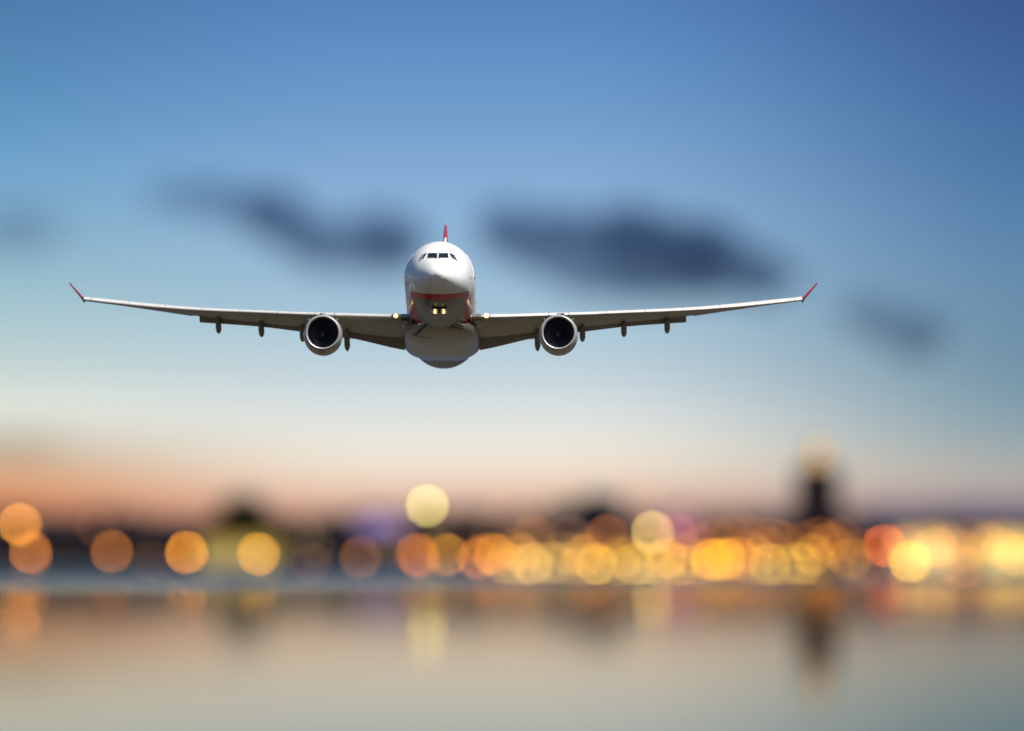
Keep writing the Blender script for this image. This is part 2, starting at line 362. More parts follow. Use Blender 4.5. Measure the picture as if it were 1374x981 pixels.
# lit glass halls by the water
def hall(label, px0, px1, top, bottom, c, s, seed):
    Y = 4824.0; x0, x1 = px_x(px0, Y), px_x(px1, Y); W = x1 - x0; H = px_z(top, Y) - LAND; zb = max(0.25, px_z(bottom, Y) - LAND)
    b = empty('glass_hall', ((x0 + x1) / 2, Y, LAND)); tag(b, label, 'hall', 'lit halls on the waterfront')
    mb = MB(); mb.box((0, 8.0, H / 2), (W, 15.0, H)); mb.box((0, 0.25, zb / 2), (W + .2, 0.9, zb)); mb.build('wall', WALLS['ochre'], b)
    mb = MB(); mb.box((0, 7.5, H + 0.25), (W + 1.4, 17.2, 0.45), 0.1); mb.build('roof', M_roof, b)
    n = max(4, round(W / 2.6)); m_ = lit('hall_glazing', c, s)
    for i in range(n):
        x = -W / 2 + W * (i + 0.5) / n; ww = W / n - 0.22; h_ = H - zb - 0.3
        mb = MB()
        for s_ in (-1, 1): mb.box((x + s_ * ww / 2, 0.3, zb + h_ / 2), (0.12, 0.3, h_))
        for k in range(4): mb.box((x, 0.3, zb + 0.06 + (h_ - .12) * k / 3), (ww - .13, 0.28, 0.10))
        fr = mb.build('window', M_wframe, b)
        mb = MB(); mb.box((x, 0.38, zb + h_ / 2), (ww - .13, 0.06, h_ - 0.04)); mb.build('pane', m_, fr)
    mb = MB(); mb.box((0, 0.05, 1.4), (2.0, 0.3, 2.6), 0.04); dr = mb.build('door', M_door, b)
    mb = MB(); mb.cyl((0.7, -0.25, 1.2), (0.7, -0.08, 1.2), 0.07, 0.07); mb.build('handle', M_iron, dr)
hall('long low hall glowing yellow green below the dark round tree', 268, 372, 722, 768, (176, 146, 34), 0.8, 1)
hall('hall glowing pale yellow right of the red orange lamp', 1205, 1286, 717, 767, (252, 214, 132), 0.98, 2)
hall('brightest yellow lit hall at the right edge of the picture', 1314, 1412, 717, 766, (254, 218, 112), 1.1, 3)

# the tower with its gilded lit lantern
Y = 4836.0; tx = px_x(1097, Y)
t = empty('clock_tower', (tx, Y, LAND)); tag(t, 'dark tower rising over the roofs with a golden lit lantern on top', 'tower')
z1 = px_z(628, Y) - LAND; z2 = px_z(602, Y) - LAND; z3 = px_z(582, Y) - LAND
mb = MB(); mb.box((0, 4.2, z1 * 0.30), (17.0, 8.4, z1 * 0.60)); mb.box((0, 4.2, z1 * .6 + z1 * .2), (14.0, 8.0, z1 * 0.40 - .02)); mb.box((0, 4.2, .5), (17.6, 8.9, 1.0)); mb.build('shaft', WALLS['dusk_stone'], t)
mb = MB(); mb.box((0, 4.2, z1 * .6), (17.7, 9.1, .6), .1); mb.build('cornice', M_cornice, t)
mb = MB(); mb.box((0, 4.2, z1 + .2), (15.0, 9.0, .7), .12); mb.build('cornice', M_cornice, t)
M_gold = mat('gilded_copper', (0.5, 0.33, 0.09), 0.35, metal=0.9, var=0.15, scale=1)
M_lant = lit('lantern_glow', (244, 166, 48), 1.15)
mb = MB(); mb.cyl((0, 4.2, z1 + .6), (0, 4.2, z1 + 1.0), 3.4, 3.4, 24)
for i in range(8):
    a = math.pi * (i + .5) / 4; mb.cyl((2.9 * math.cos(a), 4.2 + 2.9 * math.sin(a), z1 + 1), (2.9 * math.cos(a), 4.2 + 2.9 * math.sin(a), z2 - 1.2), 0.28, 0.28, 10)
mb.cyl((0, 4.2, z2 - 1.2), (0, 4.2, z2 - .8), 3.4, 3.4, 24); ln = mb.build('lantern', M_gold, t)
mb = MB(); mb.cyl((0, 4.2, z1 + 1.02), (0, 4.2, z2 - 1.22), 2.3, 2.3, 20); mb.build('lantern_light', M_lant, ln)
mb = MB(); rings = [[(r * math.cos(2*math.pi*k/24), 4.2 + r * math.sin(2*math.pi*k/24), z2 - .8 + zz) for k in range(24)] for zz, r in ((0, 3.2), (.9, 2.9), (1.8, 2.1), (2.5, 1.1), (2.9, .3))]
mb.quadstrip(rings, True, True, True); mb.cyl((0, 4.2, z2 + 2.0), (0, 4.2, z3 + .5), .16, .05, 8); mb.sphere((0, 4.2, z2 + 2.6), .35); mb.build('dome', M_gold, t, True)
mb = MB(); mb.cyl((0, -0.02, z1 * .86), (0, 0.14, z1 * .86), 1.7, 1.7, 32); cl = mb.build('clock_face', M_cornice, t)
mb = MB(); mb.box((0, -0.06, z1 * .86 + .5), (.14, .05, 1.2)); mb.box((.4, -0.06, z1 * .86), (.9, .05, .14)); mb.build('clock_hands', M_iron, cl)
for zz in (0.1, 0.26, 0.42):
    for xx in (-3.2, 0, 3.2): window_at(t, xx, -0.05, z1 * zz + 1.4, 1.3, 2.4, M_dark_pane)
for xx in (-1.9, 1.9): window_at(t, xx, 0.15, z1 * .7, 1.2, 2.4, M_dark_pane)

# trees
M_bark = mat('bark', (0.06, 0.045, 0.032), 0.9, var=0.3, scale=3)
M_leaf = [mat('leaves_%d' % i, c, 0.7, spec=0.08, var=0.35, scale=1.5) for i, c in enumerate(((0.022, 0.024, 0.011), (0.018, 0.017, 0.014), (0.022, 0.024, 0.012)))]  # dusk shade put into the leaf colours, so crowns stand near-black
def tree(label, px, top, width, Y, seed, leaves=1500):
    rnd = random.Random(seed); x = px_x(px, Y); H = px_z(top, Y) - LAND; Wd = width * Y / PXR
    t = empty('tree', (x, Y, LAND)); tag(t, label, 'tree', 'trees on the far shore')
    mb = MB(); mb.cyl((0, 0, 0), (0.1, 0, H * .3), .028 * H, .02 * H); mb.cyl((.1, 0, H * .3), (-.1, .1, H * .75), .02 * H, .008 * H)
    lobes = []
    for i in range(16):
        a = rnd.uniform(0, 2 * math.pi); rr = rnd.uniform(.1, .36) * Wd; zz = H * rnd.uniform(.38, .84)
        k = 1 - max(0, zz / H - .55) * 1.5
        c = Vector((rr * math.cos(a) * k, rr * math.sin(a) * k, zz)); lobes.append((c, Wd * rnd.uniform(.13, .24)))
        mb.cyl((0, 0, H * rnd.uniform(.25, .5)), c, .008 * H, .003 * H, 6)
    mb.build('trunk', M_bark, t, True)
    mb = MB()
    for i in range(leaves):
        c, r = lobes[rnd.randrange(len(lobes))]
        v = Vector((rnd.gauss(0, 1), rnd.gauss(0, 1), rnd.gauss(0, 1))).normalized() * r * rnd.uniform(.45, 1.05)
        p = c + Vector((v.x, v.y, v.z * .8)); s_ = rnd.uniform(.3, .75)
        q = Vector((rnd.gauss(0, 1), rnd.gauss(0, 1), rnd.gauss(0, 1) + .6)).to_track_quat('Z', 'Y')
        mb.bm.faces.new([mb.bm.verts.new(p + q @ Vector(e)) for e in ((-s_, 0, 0), (0, -s_ * .55, .06), (s_, 0, 0), (0, s_ * .55, .06))])
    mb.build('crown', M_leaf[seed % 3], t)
tree('large dark round tree standing behind the yellow green lit hall', 322, 658, 104, 4862, 3, 7500)
tree('dark tree at the left edge behind the plum house roof', 12, 684, 44, 4858, 4)
tree('small dark tree rising behind the faint brown high lamp', 132, 684, 40, 4858, 5)
tree('dark tree above the narrow house left of the purple sign panel', 440, 688, 46, 4858, 6)
tree('bushy tree rising behind the low house left of the tower', 1040, 684, 50, 4860, 7)
tree('small tree behind the clay tiled roof left of the tower', 958, 687, 40, 4858, 8)
tree('tree between the tower and the long navy block', 1146, 684, 36, 4846, 9)

# the far-off wood behind the roofs, one dark mass
rnd = random.Random(77); mb = MB()
for i in range(20000):
    x = rnd.uniform(-200, 200); u = x / 23.0
    top = 16.0 + 2.2 * noise.noise(Vector((u, 3.1, 0))) + 1.3 * noise.noise(Vector((u * 3.3, 7, 0)))
    z = top * (1 - rnd.random() ** 1.6); y = rnd.uniform(-9, 9); s_ = rnd.uniform(.8, 1.7)
    q = Vector((rnd.gauss(0, 1), rnd.gauss(0, 1) - .7, rnd.gauss(0, 1) + .5)).to_track_quat('Z', 'Y')
    p = Vector((x, 4900 + y, LAND + z))
    mb.bm.faces.new([mb.bm.verts.new(p + q @ Vector(e)) for e in ((-s_, 0, 0), (0, -s_ * .6, .06), (s_, 0, 0), (0, s_ * .6, .06))])
tag(mb.build('far_wood', M_leaf[1]), 'dark far wood behind the roofs of the shore', 'wood', kind='stuff')

# ------------------------------------------------------------------ lamps along the shore
DISC = 58.0
M_white_glass = {}
def lamp_mat(c, gain, rad):
    dia = 2 * rad * PXR / 4806.0
    col = lin(c); col = (col[0], col[1] * 0.93, col[2] * 0.6); mx_ = max(col); col = tuple(v / mx_ for v in col)
    return mat('lamp_glass', (0.6, 0.58, 0.5), 0.4, emit=col, strength=mx_ * gain * (DISC / dia) ** 2)
PROTO = {}
def make_street_lamp(h, rad, name):
    root = empty(name, (0, 0, 0))
    mb = MB(); mb.cyl((0, 0, 0), (0, 0, .5), .24, .2, 12); mb.box((0, 0, .06), (.6, .6, .12), .03); mb.build('base', M_iron, root)
    mb = MB(); mb.cyl((0, 0, .5), (0, 0, h - rad - .12), .11, .075, 12); mb.cyl((0, 0, h * .62), (0, 0, h * .62 + .1), .14, .14, 12); mb.build('pole', M_iron, root, True)
    mb = MB(); mb.cyl((0, 0, h - rad - .16), (0, 0, h - rad + .02), .12, .26, 14); mb.cyl((0, 0, h + rad - .03), (0, 0, h + rad + .16), .3, .05, 14); hd = mb.build('lamp_head', M_iron, root, True)
    mb = MB(); mb.sphere((0, 0, h), rad, (1, 1, 1), 20, 14); mb.build('globe', M_cornice, hd, True)
    return root
def make_quay_light(h, rad, name):
    root = empty(name, (0, 0, 0))
    mb = MB(); mb.cyl((0, 0, 0), (0, 0, h - rad), .2, .14, 14); mb.box((0, 0, .04), (.5, .5, .08), .02); mb.build('body', M_iron, root)
    mb = MB(); mb.cyl((0, 0, h - rad - .06), (0, 0, h - rad + .04), .16, .26, 14); mb.cyl((0, 0, h + rad - .03), (0, 0, h + rad + .1), .26, .05, 14); hd = mb.build('lamp_head', M_iron, root, True)
    mb = MB(); mb.sphere((0, 0, h), rad, (1, 1, 1), 20, 14); mb.build('globe', M_cornice, hd, True)
    return root
def make_buoy(h, rad, name):
    root = empty(name, (0, 0, 0))
    mb = MB(); rings = [[(r * math.cos(2*math.pi*k/18), r * math.sin(2*math.pi*k/18), z) for k in range(18)] for z, r in ((-.4, .3), (-.2, .6), (.02, .62), (.1, .45), (max(.12, h - rad), .3))]
    mb.quadstrip(rings, True, True, True); fl = mb.build('float', M_iron, root, True)
    mb = MB(); mb.sphere((0, 0, h), rad, (1, 1, 1), 20, 14); mb.build('globe', M_cornice, fl, True)
    return root
RAD = {'mast': 0.72, 'lamp': 0.68, 'quay': 0.52, 'buoy': 0.5}
GAIN = {'mast': 0.85, 'lamp': 0.68, 'quay': 0.68, 'buoy': 0.75}
def shore_lamp(px, py, c, gain, label, big=1.0):
    jitter = random.Random(int(px * 7 + py)).uniform(-1, 1)
    if py > 763.5: kind, Y, g = 'buoy', 4792.0 + jitter, 0.0
    elif py > 752.5: kind, Y, g = 'quay', 4802.6 + jitter * .5, LAND + .12
    elif py > 712: kind, Y, g = 'lamp', 4806.5 + jitter * 1.5, LAND + .12
    else: kind, Y, g = 'mast', 4810.0 + jitter * .5, LAND + .12
    rad = RAD[kind] * big
    h = px_z(py, Y) - g
    if kind == 'buoy': h = max(h, .55)
    if kind == 'quay': h = max(h, rad + .3)
    name = {'mast': 'lamp_mast', 'lamp': 'street_lamp', 'quay': 'quay_light', 'buoy': 'light_buoy'}[kind]
    root = {'mast': make_street_lamp, 'lamp': make_street_lamp, 'quay': make_quay_light, 'buoy': make_buoy}[kind](h, rad, name)
    root.location = (px_x(px, Y), Y, g)
    tag(root, label, {'mast': 'lamp mast', 'lamp': 'street lamp', 'quay': 'quay light', 'buoy': 'buoy'}[kind],
        {'mast': 'tall lamp masts on the far shore', 'lamp': 'street lamps along the far shore', 'quay': 'low lights along the quay', 'buoy': 'lit buoys by the quay'}[kind])
    m_ = lamp_mat(c, gain * GAIN[kind] * 0.81, rad)
    for ch in root.children_recursive:
        if ch.name.startswith('globe'): ch.data.materials[0] = m_
LAMPS = [
 (26.6, 704, (200,130,50), 1.0, 'amber mast lamp at the left edge, above a second amber lamp'),
 (41, 741, (180,105,35), 1.0, 'dimmer amber street lamp just below the mast lamp at the left edge'),
 (41, 754, (60,38,20), 1.0, 'very faint quay light below the two amber lamps at the left edge'),
 (128, 706, (58,28,8), 1.0, 'barely lit brown mast lamp up left of the brown orange street lamp'),
 (150, 740, (150,88,32), 1.0, 'brown orange street lamp alone between the left edge and the lit hall'),
 (202, 753.5, (50,30,18), 1.0, 'very faint brown quay light left of the bright lamp at the lit hall'),
 (250, 741.5, (225,145,35), 1.0, 'bright orange street lamp at the left end of the yellow green hall'),
 (347, 743.7, (200,140,28), 1.0, 'golden street lamp in front of the right end of the yellow green hall'),
 (417, 755, (66,40,20), 1.0, 'faint brown quay light in the dark gap right of the yellow green hall'),
 (483.6, 747.5, (100,58,18), 1.0, 'dark orange street lamp under the purple sign panel'),
 (573, 679, (200,192,120), 0.75, 'tall pale yellow mast lamp standing highest on the skyline'),
 (558.7, 743.7, (150,80,26), 1.0, 'reddish street lamp first of the close row below the pale mast lamp'),
 (564, 749, (120,62,14), 1.0, 'orange street lamp low beside the reddish one below the pale mast lamp'),
 (586, 736, (70,56,18), 1.0, 'dim olive street lamp right below the pale mast lamp'),
 (600.8, 744.5, (165,110,22), 1.0, 'yellow street lamp right of the dim olive lamp'),
 (641.5, 749, (165,92,20), 1.0, 'low orange street lamp left of the brightest golden group in the middle'),
 (654, 742, (120,74,16), 1.0, 'orange street lamp upper left in the golden middle group'),
 (664, 744.5, (175,112,18), 1.0, 'brightest golden street lamp of the middle group'),
 (678, 756, (130,100,44), 1.0, 'pale yellow quay light at the foot of the golden middle group'),
 (714.5, 719, (104,62,36), 1.0, 'tall brown street lamp above the pale quay lights in the middle'),
 (714.5, 756.5, (176,142,84), 1.0, 'pale quay light under the tall brown street lamp in the middle'),
 (741, 755, (150,118,62), 1.0, 'pale quay light between the brown and the mauve tall street lamps'),
 (727, 744, (60,48,24), 1.0, 'dim olive street lamp above two pale quay lights left of the mauve lamp'),
 (766, 719, (92,66,52), 1.0, 'mauve brown street lamp in front of the lower navy block'),
 (768, 746, (54,42,22), 1.0, 'dim olive street lamp directly under the mauve brown one'),
 (815, 719, (124,72,28), 1.0, 'orange brown street lamp below the tallest office block'),
 (875.5, 714.5, (228,196,140), 0.85, 'large pinkish white street lamp, the palest of the whole row', 1.12),
 (800, 758, (176,140,52), 1.0, 'yellowish quay light under the left side of the tallest office block'),
 (826, 757.4, (112,90,30), 1.0, 'yellowish quay light under the right side of the tallest office block'),
 (850, 757, (142,112,36), 1.0, 'yellow quay light halfway between the office block and the pinkish white lamp'),
 (880, 758.8, (104,86,36), 1.0, 'olive yellow quay light straight below the large pinkish white lamp'),
 (842, 747, (80,58,18), 1.0, 'dim amber street lamp low left of the large pinkish white lamp'),
 (912, 758.6, (150,116,36), 1.0, 'yellow quay light below the magenta lamp'),
 (908, 719, (120,50,84), 1.0, 'magenta street lamp right beside the large pinkish white lamp'),
 (927, 721, (84,44,62), 1.0, 'dull mauve street lamp right of the magenta lamp'),
 (936, 758.4, (104,82,26), 1.0, 'olive quay light left of the bright yellow orange group'),
 (955, 751, (230,160,14), 1.0, 'intense yellow street lamp, left of the pair in the bright orange group'),
 (972, 750, (200,146,16), 1.0, 'intense yellow street lamp, middle of the bright orange group'),
 (990, 749, (170,104,14), 1.0, 'orange street lamp on the right side of the bright yellow group'),
 (982.7, 720, (80,46,14), 1.0, 'brown tall street lamp above the bright yellow orange group'),
 (1017, 721, (66,38,14), 1.0, 'dark brown tall street lamp left of the tower'),
 (1051, 727, (92,54,14), 1.0, 'brown orange street lamp left of the tower foot'),
 (1081, 727, (84,48,14), 1.0, 'brown street lamp in front of the left half of the tower foot'),
 (1111.4, 729.5, (120,72,14), 1.0, 'orange brown street lamp in front of the right half of the tower foot'),
 (1032, 757, (150,118,34), 1.0, 'olive quay light left of the tower, nearer the bright yellow group'),
 (1052, 758.8, (110,88,24), 1.0, 'olive yellow quay light just left of the tower foot'),
 (1070, 756, (120,94,26), 1.0, 'dim olive quay light close to the left side of the tower foot'),
 (1096, 759.4, (92,72,16), 1.0, 'dim olive quay light straight below the tower'),
 (1186.5, 731.7, (214,98,34), 1.0, 'red orange street lamp left of the pale yellow hall'),
 (1158.6, 765, (86,52,16), 1.0, 'dull orange buoy on the water left of the red orange lamp'),
 (1160, 737, (62,36,14), 1.0, 'faint brown street lamp left of the red orange lamp'),
 (1214, 731.7, (130,64,22), 1.0, 'orange street lamp at the left corner of the pale yellow hall'),
 (1221, 753, (214,168,40), 1.0, 'bright yellow quay light below the left corner of the pale yellow hall'),
 (1272, 731, (100,60,16), 1.0, 'brown orange street lamp at the right corner of the pale yellow hall'),
 (1294, 740, (126,72,18), 1.0, 'orange street lamp in the gap between the two pale halls'),
 (1291.7, 765, (124,74,16), 1.0, 'orange buoy on the water below the gap between the halls'),
 (1326, 729.5, (112,66,14), 1.0, 'orange street lamp at the left corner of the hall at the right edge'),
 (1362, 744, (140,100,30), 1.0, 'yellow street lamp in front of the hall at the right edge'),
]
ORD = ['first', 'second', 'third', 'fourth', 'fifth', 'sixth', 'seventh', 'eighth', 'ninth', 'tenth', 'eleventh', 'twelfth', 'thirteenth', 'fourteenth']
for i, (px, py) in enumerate([(696, 757), (755, 756.4), (780, 757.8), (862, 755.6), (893, 757), (1008, 757), (1078, 758)]):
    LAMPS.append((px, py, (106, 84, 36), 1.0, 'dim low light, %s from the left of the weakest quay lights' % ORD[i]))
for i, (px, py) in enumerate([(692, 738), (792, 737), (940, 733), (1004, 737), (1030, 735), (1128, 736)]):
    LAMPS.append((px, py, (96, 54, 14), 1.0, 'weak amber lamp, %s from the left of the weak amber ones right of centre' % ORD[i]))
for i, (px, py) in enumerate([(960, 722), (1000, 719), (1036, 722), (1100, 721), (1130, 722), (1250, 722), (1304, 720), (1346, 721)]):
    LAMPS.append((px, py, (84, 44, 12), 1.0, 'weak rust brown tall lamp, %s from the left of the rust brown ones' % ORD[i]))
for i, (px, py) in enumerate([(700, 745), (757, 742), (783, 745), (833, 747), (868, 743), (893, 748), (920, 744), (1014, 746), (1090, 744), (1140, 750), (1244, 748), (1256, 734), (1346, 735)]):
    LAMPS.append((px, py, [(128, 90, 24), (84, 60, 18), (150, 104, 28)][i % 3], 1.0, 'modest golden lamp, %s from the left of the modest golden ones right of centre' % ORD[i]))
for a in LAMPS: shore_lamp(*a)
# ------------------------------------------------------------------ aircraft (x = span, y = aft of the nose, z = up)
def hull_material():
    """white upper body, dark red band, grey belly: the painted livery of the hull"""
    m = bpy.data.materials.new('hull_paint'); m.use_nodes = True
    t = m.node_tree; b = t.nodes['Principled BSDF']; L = t.links.new
    b.inputs['Roughness'].default_value = 0.3; b.inputs['Coat Weight'].default_value = 0.25; b.inputs['Coat Roughness'].default_value = 0.08
    co = t.nodes.new('ShaderNodeTexCoord'); s = t.nodes.new('ShaderNodeSeparateXYZ'); L(co.outputs['Object'], s.inputs[0])
    def M(op, a, c=None):
        n = t.nodes.new('ShaderNodeMath'); n.operation = op
        for i, v in enumerate((a, c)):
            if v is None: continue
            if isinstance(v, (int, float)): n.inputs[i].default_value = v
            else: L(v, n.inputs[i])
        return n.outputs[0]
    y, z = s.outputs['Y'], s.outputs['Z']
    fwd = M('MAXIMUM', M('SUBTRACT', 5.8, y), 0.0)
    top = M('SUBTRACT', -1.38, M('MULTIPLY', fwd, 0.215))          # upper edge of the red band dips under the chin
    low = M('SUBTRACT', M('SUBTRACT', -1.94, M('MULTIPLY', M('MINIMUM', M('MAXIMUM', M('SUBTRACT', y, 9.0), 0.0), 9.0), 0.035)), M('MULTIPLY', fwd, 0.215))
    aft = M('MULTIPLY', M('MAXIMUM', M('SUBTRACT', y, 30.0), 0.0), 0.10)
    top = M('ADD', top, aft); low = M('ADD', low, aft)
    is_top = M('GREATER_THAN', z, top); is_edge_shadow = M('GREATER_THAN', z, M('SUBTRACT', top, 0.06)); is_red = M('GREATER_THAN', z, low)
    no = t.nodes.new('ShaderNodeTexNoise'); no.inputs['Scale'].default_value = 0.8; no.inputs['Detail'].default_value = 6; L(co.outputs['Object'], no.inputs['Vector'])
    mp = t.nodes.new('ShaderNodeMapRange'); L(no.outputs['Fac'], mp.inputs['Value'])
    mp.inputs['To Min'].default_value = 0.82; mp.inputs['To Max'].default_value = 1.1
    def mix(f, a, c):
        n = t.nodes.new('ShaderNodeMixRGB'); L(f, n.inputs[0])
        for i, v in ((1, a), (2, c)):
            if isinstance(v, tuple): n.inputs[i].default_value = v + (1,)
            else: L(v, n.inputs[i])
        return n.outputs[0]
    c = mix(is_red, (0.15, 0.145, 0.125), (0.62, 0.006, 0.016))
    c = mix(is_edge_shadow, c, (0.03, 0.02, 0.025))  # thin shadow painted along the upper edge of the red band
    c = mix(is_top, c, (0.84, 0.84, 0.83))
    # skin joints: frames every 2.2 m and two lengthwise laps
    fr = M('LESS_THAN', M('ABSOLUTE', M('SUBTRACT', M('FRACT', M('DIVIDE', y, 2.2)), 0.5)), 0.008)
    c = mix(M('MULTIPLY', fr, 0.22), c, (0.12, 0.12, 0.12))
    vm = t.nodes.new('ShaderNodeVectorMath'); vm.operation = 'SCALE'; L(c, vm.inputs[0]); L(mp.outputs[0], vm.inputs['Scale'])
    L(vm.outputs[0], b.inputs['Base Color'])
    return m
M_hull = hull_material()
M_white = mat('white_paint', (0.84, 0.84, 0.83), 0.28, coat=0.4, var=0.05, scale=1.5)
def panelled(m, dark=0.72, sx=1.4, sy=0.9):
    """thin skin joints over an existing paint"""
    t = m.node_tree; b = t.nodes['Principled BSDF']; src = b.inputs['Base Color'].links[0].from_socket
    co = t.nodes.new('ShaderNodeTexCoord'); br = t.nodes.new('ShaderNodeTexBrick')
    t.links.new(co.outputs['Object'], br.inputs['Vector'])
    for k, v in (('Color1', (1, 1, 1, 1)), ('Color2', (.9, .9, .9, 1)), ('Mortar', (dark, dark, dark, 1))): br.inputs[k].default_value = v
    br.inputs['Scale'].default_value = 1.0; br.inputs['Mortar Size'].default_value = 0.035; br.inputs['Brick Width'].default_value = sx; br.inputs['Row Height'].default_value = sy
    mu = t.nodes.new('ShaderNodeMixRGB'); mu.blend_type = 'MULTIPLY'; mu.inputs[0].default_value = 1.0
    t.links.new(src, mu.inputs[1]); t.links.new(br.outputs['Color'], mu.inputs[2]); t.links.new(mu.outputs[0], b.inputs['Base Color'])
M_slat = mat('slat_paint', (0.66, 0.645, 0.61), 0.3, coat=0.3, var=0.07, scale=1.2)
M_wing = mat('wing_grey_paint', (0.41, 0.40, 0.36), 0.4, coat=0.15, var=0.12, scale=0.8)
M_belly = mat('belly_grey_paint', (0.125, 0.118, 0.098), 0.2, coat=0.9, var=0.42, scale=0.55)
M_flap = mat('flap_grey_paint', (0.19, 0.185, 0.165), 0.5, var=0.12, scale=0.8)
M_red = mat('red_paint', (0.60, 0.012, 0.035), 0.3, coat=0.4, var=0.08, scale=1.0)
M_lip = mat('bare_metal', (0.50, 0.49, 0.47), 0.42, metal=0.5, var=0.06, scale=2.0)
M_duct = mat('inlet_liner', (0.03, 0.03, 0.036), 0.6, var=0.2, scale=3)
M_fan = mat('fan_titanium', (0.085, 0.085, 0.11), 0.4, metal=0.6, var=0.15, scale=4)
M_black = mat('black_rubber', (0.012, 0.012, 0.013), 0.6, var=0.2, scale=3)
M_glass = mat('cockpit_glass', (0.008, 0.01, 0.014), 0.08, coat=0.5, var=0.1, scale=1)
M_nacelle = mat('nacelle_paint', (0.44, 0.43, 0.40), 0.3, coat=0.4, var=0.1, scale=1.2)
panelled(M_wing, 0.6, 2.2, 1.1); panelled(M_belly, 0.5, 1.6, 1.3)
M_lens = mat('lamp_lens', (0.9, 0.85, 0.7), 0.2, emit=(1.0, 0.52, 0.15), strength=1.6)
M_landing = mat('landing_lamp', (0.9, 0.9, 0.85), 0.3, emit=(1.0, 0.60, 0.17), strength=3.6)
M_exhaust = mat('exhaust_metal', (0.16, 0.15, 0.14), 0.4, metal=1.0, var=0.2, scale=3)

PITCH, YAW = 7.1, 0.3
nose = P(588.5, 353.0, NOSE_Y)
plane = empty('aircraft', nose)
plane.rotation_euler = (R(-PITCH), 0, R(-YAW))
tag(plane, 'white twin engine airliner with red winglets flying low towards the viewer', 'aircraft')

FY = [0.0, 0.10, 0.35, 0.8, 1.4, 2.0, 2.7, 3.5, 4.5, 5.8, 7.2, 8.6, 38.0, 42, 46, 50, 54, 57, 58.6]
FT = [-0.78, -0.47, -0.15, 0.19, 0.52, 0.84, 1.30, 1.80, 2.24, 2.56, 2.75, 2.82, 2.82, 2.82, 2.80, 2.74, 2.58, 2.3, 1.9]
FB = [-0.78, -1.07, -1.36, -1.65, -1.92, -2.12, -2.30, -2.45, -2.59, -2.71, -2.79, -2.82, -2.82, -2.60, -1.95, -1.1, -0.1, 0.7, 1.4]
FW = [0.0, 0.32, 0.70, 1.07, 1.41, 1.67, 1.93, 2.17, 2.39, 2.59, 2.74, 2.82, 2.82, 2.76, 2.50, 2.02, 1.36, 0.75, 0.25]
def hull(y): return interp(FY, FT, y), interp(FY, FB, y), interp(FY, FW, y)
def hull_point(y, a):
    t, b, w_ = hull(y)
    zc = 0.5 * (t + b)
    if y < 8.6:                                                  # the widest line sits low on the nose
        k = max(0.0, 1 - y / 8.6); zc = zc * (1 - k) + (b + 0.42 * (t - b)) * k
    ca, sa = math.cos(a), math.sin(a)
    return Vector((w_ * ca, y, zc + ((t - zc) if sa > 0 else (zc - b)) * sa))
def inside_hull(p):
    if p.y <= 0.001: return False
    t, b, w_ = hull(p.y); zc = 0.5 * (t + b)
    if p.y < 8.6:
        k = max(0.0, 1 - p.y / 8.6); zc = zc * (1 - k) + (b + 0.42 * (t - b)) * k
    h = (t - zc) if p.z > zc else (zc - b)
    return (p.x / max(w_, 1e-4)) ** 2 + ((p.z - zc) / max(h, 1e-4)) ** 2 < 1
NA = 72
ys = [0.0, 0.012, 0.04] + [0.1 + 0.12 * i for i in range(12)] + [1.6 + 0.2 * i for i in range(36)] + [9 + 1.5 * i for i in range(20)] + [38 + 0.8 * i for i in range(1, 26)] + [58.6]
mb = MB()
def hw(y):
    return [hull_point(y, 2 * math.pi * i / NA) for i in range(NA)]
def hw_small(y):                                                  # blunt round tip
    f = math.sqrt(y / 0.1); q = hw(0.1); c = Vector((0, y, -0.78))
    return [Vector((p.x * f, y, -0.78 + (p.z + 0.78) * f)) for p in q]
rings = [hw_small(y) if y < 0.1 else hw(y) for y in ys[1:]]
mb.quadstrip(rings, True, True, True)
fuselage = mb.build('fuselage', M_hull, plane, True, sharp=50)

VS = math.tan(R(8.22))
def sight_point(px, py, off=0.015):
    """spot on the hull met by a line of sight in the local frame"""
    c = -(py - 353.0) / 17.06; x = (px - 588.5) / 17.06
    y = 0.0
    while y < 14 and not inside_hull(Vector((x, y, c + VS * y))): y += 0.05
    lo, hi = max(0, y - 0.05), y
    for _ in range(18):
        m_ = 0.5 * (lo + hi)
        if inside_hull(Vector((x, m_, c + VS * m_))): hi = m_
        else: lo = m_
    return Vector((x, lo - off, c + VS * lo + off * 0.6))
def crop(cx, cy): return 500 + cx / 4.458, 290 + cy / 4.458
def hull_patch(name, quad, material, thick=0.03, off=0.02, n=5, parent=None):
    """curved pane lying on the hull, with a rim thickness"""
    g = []
    for j in range(n + 1):
        v = j / n; row = []
        for i in range(n + 1):
            u = i / n
            q = [(1-u)*(1-v)*quad[0][k] + u*(1-v)*quad[1][k] + u*v*quad[2][k] + (1-u)*v*quad[3][k] for k in (0, 1)]
            row.append(sight_point(*crop(*q), off))
        g.append(row)
    mb = MB(); vt = [[mb.bm.verts.new(p) for p in r] for r in g]; vb = [[mb.bm.verts.new(p + Vector((0, thick, -thick * 0.5))) for p in r] for r in g]
    for j in range(n):
        for i in range(n):
            mb.bm.faces.new((vt[j][i], vt[j][i+1], vt[j+1][i+1], vt[j+1][i])); mb.bm.faces.new((vb[j][i], vb[j+1][i], vb[j+1][i+1], vb[j][i+1]))
    for i in range(n):
        for j0 in (0, n): mb.bm.faces.new((vt[j0][i], vt[j0][i+1], vb[j0][i+1], vb[j0][i]))
        for i0 in (0, n): mb.bm.faces.new((vt[i][i0], vt[i+1][i0], vb[i+1][i0], vb[i][i0]))
    return mb.build(name, material, parent or fuselage, True)
